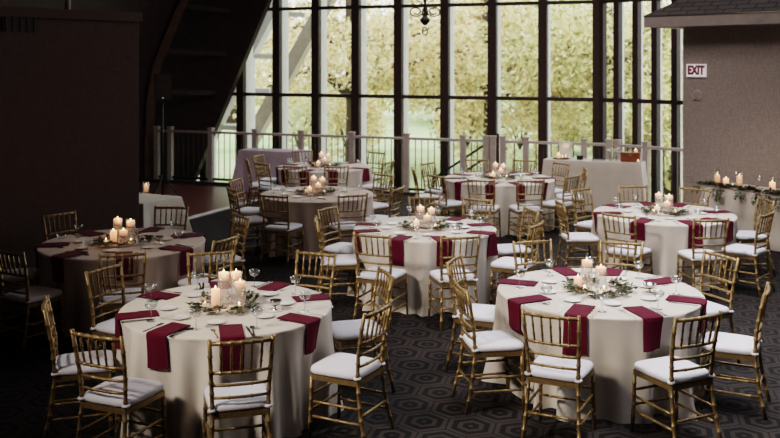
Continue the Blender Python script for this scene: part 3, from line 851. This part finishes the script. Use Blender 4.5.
def make_greenery(name, label, c, seed, blooms=6, R=.265):
    rg = random.Random(seed); t = thing(name, label, 'greenery', c, 0, 'table greenery')
    mb = MB()
    for k in range(40):
        a = 2*PI*k/40 + rg.uniform(-.2,.2); r0 = rg.uniform(.15,.19); a2 = a + rg.uniform(-.6,.6); r1 = R*rg.uniform(.85,1.2)
        p0 = Vector((r0*math.cos(a), r0*math.sin(a), rg.uniform(.012,.03))); p1 = Vector((r1*math.cos(a2), r1*math.sin(a2), rg.uniform(.008,.05)))
        sprigs(mb, p0, p1, 6, .048, rg, .004)
    mb.build('foliage', M['sprig'], t)
    for k in range(blooms):
        a = 2*PI*k/blooms + rg.uniform(-.4,.4); rr = .20
        bloom(MB(), Vector((rr*math.cos(a), rr*math.sin(a), .035)), rg.uniform(.032,.044), rg).build('flower', M['rose'] if k % 2 else M['white_petal'], t)
    return t
PF = make_floating(); PP = {}; PV = {}; PVo = make_votive(); fl_ = {'f':True,'v':True}
def floating(loc, label):
    o = PF if fl_['f'] else dup(PF); fl_['f'] = False; o.location = loc; o['label'] = label; return o
def votive(loc, label):
    o = PVo if fl_['v'] else dup(PVo); fl_['v'] = False; o.location = loc; o['label'] = label; return o
def pillar(loc, h, label, r=.036):
    k = (h, r)
    if k in PP: o = dup(PP[k])
    else: o = PP[k] = make_pillar(h, r)
    o.location = loc; o['label'] = label; return o
def cyl(loc, h, label):
    if h in PV: o = dup(PV[h])
    else: o = PV[h] = make_cyl(h)
    o.location = loc; o['label'] = label; return o
def candle_glow(loc, e, name='candle_light'):
    lamp('POINT', name, loc, None, e, (1,.62,.34), shadow_soft_size=.05)

def pedestal(loc, label):
    t = thing('pedestal_dish', label, 'dish', loc, 0, 'silver pedestal dishes')
    MB().lathe([(.0,0),(.056,0),(.058,.006),(.0,.008)], 18).build('saucer', M['china'], t)
    MB().lathe([(.03,.009),(.031,.012),(.008,.018),(.008,.035),(.03,.042),(.052,.07),(.054,.078),(.050,.078),(.03,.05),(.0,.046)], 18).build('bowl', M['steel'], t)
    return t

CL = {}
LIT = dict(T1=M['cloth'],T2=M['cloth'],T3=M['cloth'],T4=M['cloth'],T5=M['cloth'],T6=M['cloth_shaded'],T7=M['cloth_grey'],T8=M['cloth_shaded'])
LAB = dict(T1='floor-length cream cloth on the front left round table, candles clustered at its centre',
 T2='floor-length cream cloth on the front right round table, fully lit, hexagon carpet before it',
 T3='cream cloth on the round table in the middle, between the two front tables',
 T4='cream cloth on the round table beside the garlanded head table by the taupe wall',
 T5='cream cloth on the round table before the stair gap in the railing',
 T6='shaded taupe-looking cloth on the round table left of centre that has no burgundy napkins',
 T7='cloth on the farthest round table, close to the long balcony railing',
 T8='shadowed brown-looking cloth on the dim round table beside the dark brown wall')
rg = random.Random(77)
for ti, (T, d) in enumerate(TAB.items()):
    c, R, nm = d['c'], d['R'], d['nm']
    push = [(math.radians(q[0])-PI/2, max(q[1], R+.165)-.235) for q in d['ch']]
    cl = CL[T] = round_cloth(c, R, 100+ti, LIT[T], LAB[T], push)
    phis = [q[0] for q in d['ch']]; pos = positions(phis)
    for (phi, dist, tw), where in zip(d['ch'], pos):
        a = math.radians(phi); o = Vector((math.sin(a), -math.cos(a), 0))
        dist = max(dist, R+.165)
        face = Matrix.Rotation(math.radians(tw + rg.uniform(-3,3)), 3, 'Z') @ (-o)
        place_chair(Vector((c.x,c.y,0)) + o*dist, face, 'gold chair with white pad at %s, %s' % (nm, where))
        th = a - PI/2; er = Vector((math.cos(th), math.sin(th), 0)); et = Vector((-er.y, er.x, 0))
        base = Vector((c.x, c.y, cl.z))
        tight = .82 if T == 'T5' else 1.0
        if T != 'T6':
            napkin(cl, phi + rg.uniform(-2.5,2.5), rg.choice((.25,.27,.29)) if dist > 1.075 else rg.choice((.20,.22,.25)), rg.uniform(.515,.545), 'burgundy napkin over the edge of %s, %s' % (nm, where), 'burgundy napkins', .165 if T != 'T5' else .14)
        put('plate', base + er*(.43+rg.uniform(-.008,.008)) - et*.105 + Vector((0,0,.001)), rg.uniform(0,6), 'small white bread plate on %s, %s' % (nm, where))
        put('glass', base + er*(.60+rg.uniform(-.03,.03)) + et*.17*tight + Vector((0,0,.001)), 0, 'clear stemmed coupe glass on %s, %s' % (nm, where))
        if T != 'T7':
            rz = th + PI/2 + rg.uniform(-.12,.12)
            put('fork', base + er*.685 - et*.122*tight + Vector((0,0,.0012)), rz, 'silver fork on %s, %s' % (nm, where))
            put('knife', base + er*.69 + et*.112*tight + Vector((0,0,.0012)), rz, 'silver knife on %s, %s' % (nm, where))
        if T in ('T1','T2','T3','T8'):
            put('spoon', base + er*.69 + et*.138 + Vector((0,0,.0012)), th + PI/2 + rg.uniform(-.05,.05), 'silver spoon on %s, %s' % (nm, where))
    # centrepiece
    b = Vector((c.x, c.y, cl.z+.001))
    vs_ = {'T1': [(-.035,.055,.25,'tall left'),(.058,.075,.25,'tall right'),(.105,-.030,.20,'short')],
           'T2': [(-.095,.02,.245,'tall'),(.02,.02,.19,'short')],
           'T8': [(-.07,.05,.24,'tall left'),(.065,.05,.22,'tall right'),(.02,-.055,.14,'short')]}.get(T, [(-.05,.05,.235,'tall'),(.075,.03,.215,'middle'),(.02,-.065,.15,'short')])
    for x, y, h, w in vs_:
        cyl(b + Vector((x,y,0)), h, 'clear %s cylinder vase holding a candle on %s' % (w, nm))
        floating(b + Vector((x,y,h-.062)), 'lit candle floating in the %s vase on %s' % (w, nm))
    pl = {'T1': [(-.085,-.02,.14)], 'T2': [(-.165,.035,.10)], 'T8': [(-.03,.0,.13)]}.get(T, [(-.10,-.05,.09)])
    for x, y, h in pl:
        if T == 'T8': x, y = -.085, -.045
        pillar(b + Vector((x,y,0)), h, 'ivory pillar candle among the vases on %s' % nm, .033)
    votive(b + Vector((.11,-.105,0)) if T != 'T2' else b + Vector((.02,-.09,0)), 'small votive candle front of the vases on %s' % nm)
    votive(b + Vector((-.150,-.085,0)) if T != 'T2' else b + Vector((-.13,-.07,0)), 'small votive candle beside the vases on %s' % nm)
    make_greenery('greenery_wreath', 'leafy greenery ring with pale blooms around the candles on %s' % nm, b, 300+ti)
    pa = sorted((math.radians(q)-PI/2-.24) % (2*PI) for q in phis)
    mids = [(x + ((pa[(k+1) % len(pa)] - x) % (2*PI))/2) % (2*PI) for k, x in enumerate(pa)]
    am = min(mids, key=lambda m_: abs((m_+.5+PI) % (2*PI) - PI))
    if T in ('T1','T2','T3','T5','T8'): pedestal(b + Vector((.40*math.cos(am), .40*math.sin(am), 0)), 'silver pedestal dish on a saucer on %s' % nm)
    candle_glow(b + Vector((0,-.01,.34)), 2.2 if T in ('T1','T8') else 1.6)

# ------------------------------------------------------------------ gift table with its things
gL, gR = Vector((2.74,16.3,0)), Vector((4.28,15.6,0)); gd = (gR-gL).normalized(); gh = .88; gn = Vector((-gd.y,gd.x,0)); GL = (gR-gL).length
rect_cloth(gL, gd, GL, .45, gh, M['cloth_grey'], 'floor-length beige cloth on the long gift table in front of the narrow windows', 1)
ga = math.atan2(gd.y, gd.x)
def gp(u, v, z=.002): return gL + gd*u + gn*v + Vector((0,0,gh+z))
tr = tag(MB().lathe([(.0,0),(.13,0),(.15,.014),(.145,.016),(.125,.006),(.0,.005)], 24).build('serving_tray', M['black']), 'round dark tray at one end of the gift table', 'tray'); tr.location = gp(.26,.20)
fr_ = thing('acrylic_sign', 'clear upright display card on the gift table behind the tray', 'card', gp(.30,.385), ga)
pbox(MB(), .24, .26, -.004, .004, 0, .14).build('panel', glass('pale_acrylic', (.95,.93,.93), .4, .1, .45), fr_)
pbox(MB(), .26, .012, -.03, .03, 0, .006).build('foot', M['paper'], fr_)
pillar(gp(.22,.19,.009), .08, 'lit ivory candle on the dark tray on gift table', .033)
votive(gp(.30,.15,.009), 'small votive candle on the dark tray on gift table')
votive(gp(.34,.23,.009), 'second small votive on the dark tray, behind the first')
cm = thing('small_box', 'small black box on the gift table between the round tray and the book', 'box', gp(.60,.2), ga+.2)
pbox(MB(), .11, .055, -.03, .03, 0, .0275).build('body', M['black'], cm)
pbox(MB(), .116, .018, -.033, .033, 0, .0645).build('lid', M['mullion'], cm)
bk = thing('guest_book', 'flat dark book lying on the gift table', 'book', gp(.93,.2), ga+.1)
pbox(MB(), .22, .016, -.08, .08, 0, .011).build('cover', M['black'], bk); pbox(MB(), .21, .01, -.083, .07, 0, .011).build('pages', M['paper'], bk)
for i, (u, v, lab) in enumerate(((1.14,.17,'clear bud vase with white flowers on the gift table, nearer camera'),(1.22,.29,'clear bud vase with white flowers beside the wooden box on gift table'))):
    t = thing('bud_vase', lab, 'vase', gp(u,v), 0, 'bud vases with white flowers')
    MB().lathe([(.0,0),(.028,0),(.032,.03),(.014,.075),(.017,.095),(.015,.095),(.012,.075),(.028,.03),(.0,.006)], 14).build('vase', M['glass'], t)
    sm = MB()
    for k in range(4):
        q = Vector((.035*math.cos(k*1.7+i), .035*math.sin(k*1.7+i), .15+.02*k))
        MB().tube([(0,0,.02),(q.x*.4,q.y*.4,.1),tuple(q)], .002, 5).build('stem', M['sprig'], t)
        bloom(MB(), q, .035, rg).build('flower', M['white_petal'], t)
wb = thing('wooden_box', 'red-brown wooden chest with a lid on the gift table', 'box', gp(1.48,.24), ga+.05)
mb = MB().box((-.165,-.085,0),(.165,.085,.125)); mb.build('body', M['boxwood'], wb)
MB().box((-.172,-.092,.1255),(.172,.092,.165)).build('lid', M['boxwood'], wb)
MB().box((-.02,-.098,.10),(.02,-.0925,.15)).build('latch', M['gold'], wb)
pillar(gp(1.56,.25,.168), .045, 'short ivory candle standing on the wooden chest lid', .03)
votive(gp(1.63,.085), 'small votive candle in front of the wooden chest on gift table')
candle_glow(gp(.24,.1,.2), .8)

# ------------------------------------------------------------------ head table with garland
hP = Vector((4.68,13.73,0)); hd = Vector((.545,-.839,0)).normalized(); hn = Vector((.839,.545,0)); hh = .76
rect_cloth(hP, hd, 3.0, .70, hh, M['cloth_grey'], 'floor-length beige cloth on the head table with leafy garland by the taupe wall', 2, .04)
def hp(u, v, z=.002): return hP + hd*u + hn*v + Vector((0,0,hh+z))
ga_ = thing('leaf_garland', 'leafy eucalyptus garland trailing along the head table edge', 'garland')
mb = MB(); rg2 = random.Random(9)
for k in range(165):
    u = -.06 + 2.9*k/165 + rg2.uniform(-.03,.03); v = rg2.uniform(.05,.13)
    p0 = hp(max(u,.0), v, .02); p1 = p0 + hd*rg2.uniform(-.16,.16) + hn*rg2.uniform(-.16,.02) + Vector((0,0,rg2.uniform(.0,.05)))
    sprigs(mb, p0, p1, 6, .066, rg2, hh+.006)
for u, dr in ((.0,.10),(.34,.14),(.42,.16),(.72,.10),(1.0,.12),(1.14,.2),(1.35,.15),(1.5,.22),(1.9,.15),(2.3,.2)):
    for j in range(3):
        p0 = hp(u+rg2.uniform(-.05,.05), -.085, .02); p1 = p0 + hd*rg2.uniform(-.08,.08) + hn*rg2.uniform(-.08,-.05) + Vector((0,0,-dr))
        sprigs(mb, p0, p1, 7, .058, rg2, -9, .6, .3)
mb.build('foliage', M['sprig'], ga_)
def hurricane(u, v, lab):
    t = MB().lathe([(.0,0),(.05,0),(.052,.02),(.05,.25),(.047,.25),(.048,.02),(.0,.008)], 18)
    o = tag(t.build('hurricane_glass', M['glass']), lab, 'vase', 'glass hurricanes on the head table'); o.location = hp(u,v)
hurricane(.14,.18,'tall clear glass hurricane round the first candle at the head table end')
hurricane(.52,.18,'tall clear glass hurricane round the third candle along the head table')
pillar(hp(.14,.18,.012), .16, 'lit pillar candle inside the first hurricane at the head table end', .036)
pillar(hp(.29,.18), .13, 'lit pillar candle without glass between the two head table hurricanes', .040)
pillar(hp(.52,.18,.012), .18, 'lit pillar candle inside the second hurricane on the head table', .038)
pillar(hp(1.06,.18), .16, 'lit pillar candle without glass near the photo edge on head table', .040)
for u, lab in ((.03,'small votive at the very end of the head table'),(.41,'small votive just before the second hurricane on head table'),(.78,'small votive in mid garland on the head table'),(1.20,'small votive beyond the last pillar candle on head table')):
    votive(hp(u, .17), lab)
for u, v, lab in ((.62,.5,'stemmed glass farthest along at the back of the head table'),(.83,.52,'stemmed glass in the middle at the back of the head table'),(.98,.5,'stemmed glass nearest the camera at the back of the head table')):
    o = put('glass', hp(u, v), 0, lab); o.scale = (.8,.8,1.35)
candle_glow(hp(.4,.2,.3), 1.4); candle_glow(hp(1.05,.2,.3), 1.2)

# ------------------------------------------------------------------ side tables
sC = Vector((-2.89,12.67,0)); s1 = Vector((-.88,.47,0)).normalized(); s2 = Vector((-.47,-.88,0)).normalized()
sP = sC + s2*.74 + s1*1.4
rect_cloth(sP, -s1, 1.4, .74, .76, M['cloth'], 'cream cloth on the small side table half hidden behind the brown wall', 3, .09)
cp = at(146,192.5,.762)
hg = tag(MB().lathe([(.0,0),(.045,0),(.046,.02),(.044,.15),(.041,.15),(.042,.02),(.0,.008)], 18).build('hurricane_glass', M['glass']), 'clear glass candle holder on the side table by the brown wall', 'vase'); hg.location = cp
pillar(cp + Vector((0,0,.01)), .10, 'lit candle in clear glass on the side table by the brown wall', .03)
candle_glow(cp + Vector((.1,-.1,.3)), .5)
lP = Vector((-3.06,18.5,0)); 
rect_cloth(lP, rd, 1.35, .5, .83, M['cloth_lilac'], 'lilac-grey cloth on the side table standing against the long railing', 4, .07)

# ------------------------------------------------------------------ look
vs_ = S.view_settings
vs_.view_transform = 'Filmic'; vs_.look = 'Medium High Contrast'; vs_.exposure = 0.0; vs_.gamma = 1.0
S.cycles.max_bounces = 7; S.cycles.diffuse_bounces = 3; S.cycles.glossy_bounces = 3; S.cycles.transparent_max_bounces = 12; S.cycles.transmission_bounces = 4
S.cycles.sample_clamp_indirect = 4; S.cycles.caustics_reflective = False; S.cycles.caustics_refractive = False
S.cycles.use_denoising = True
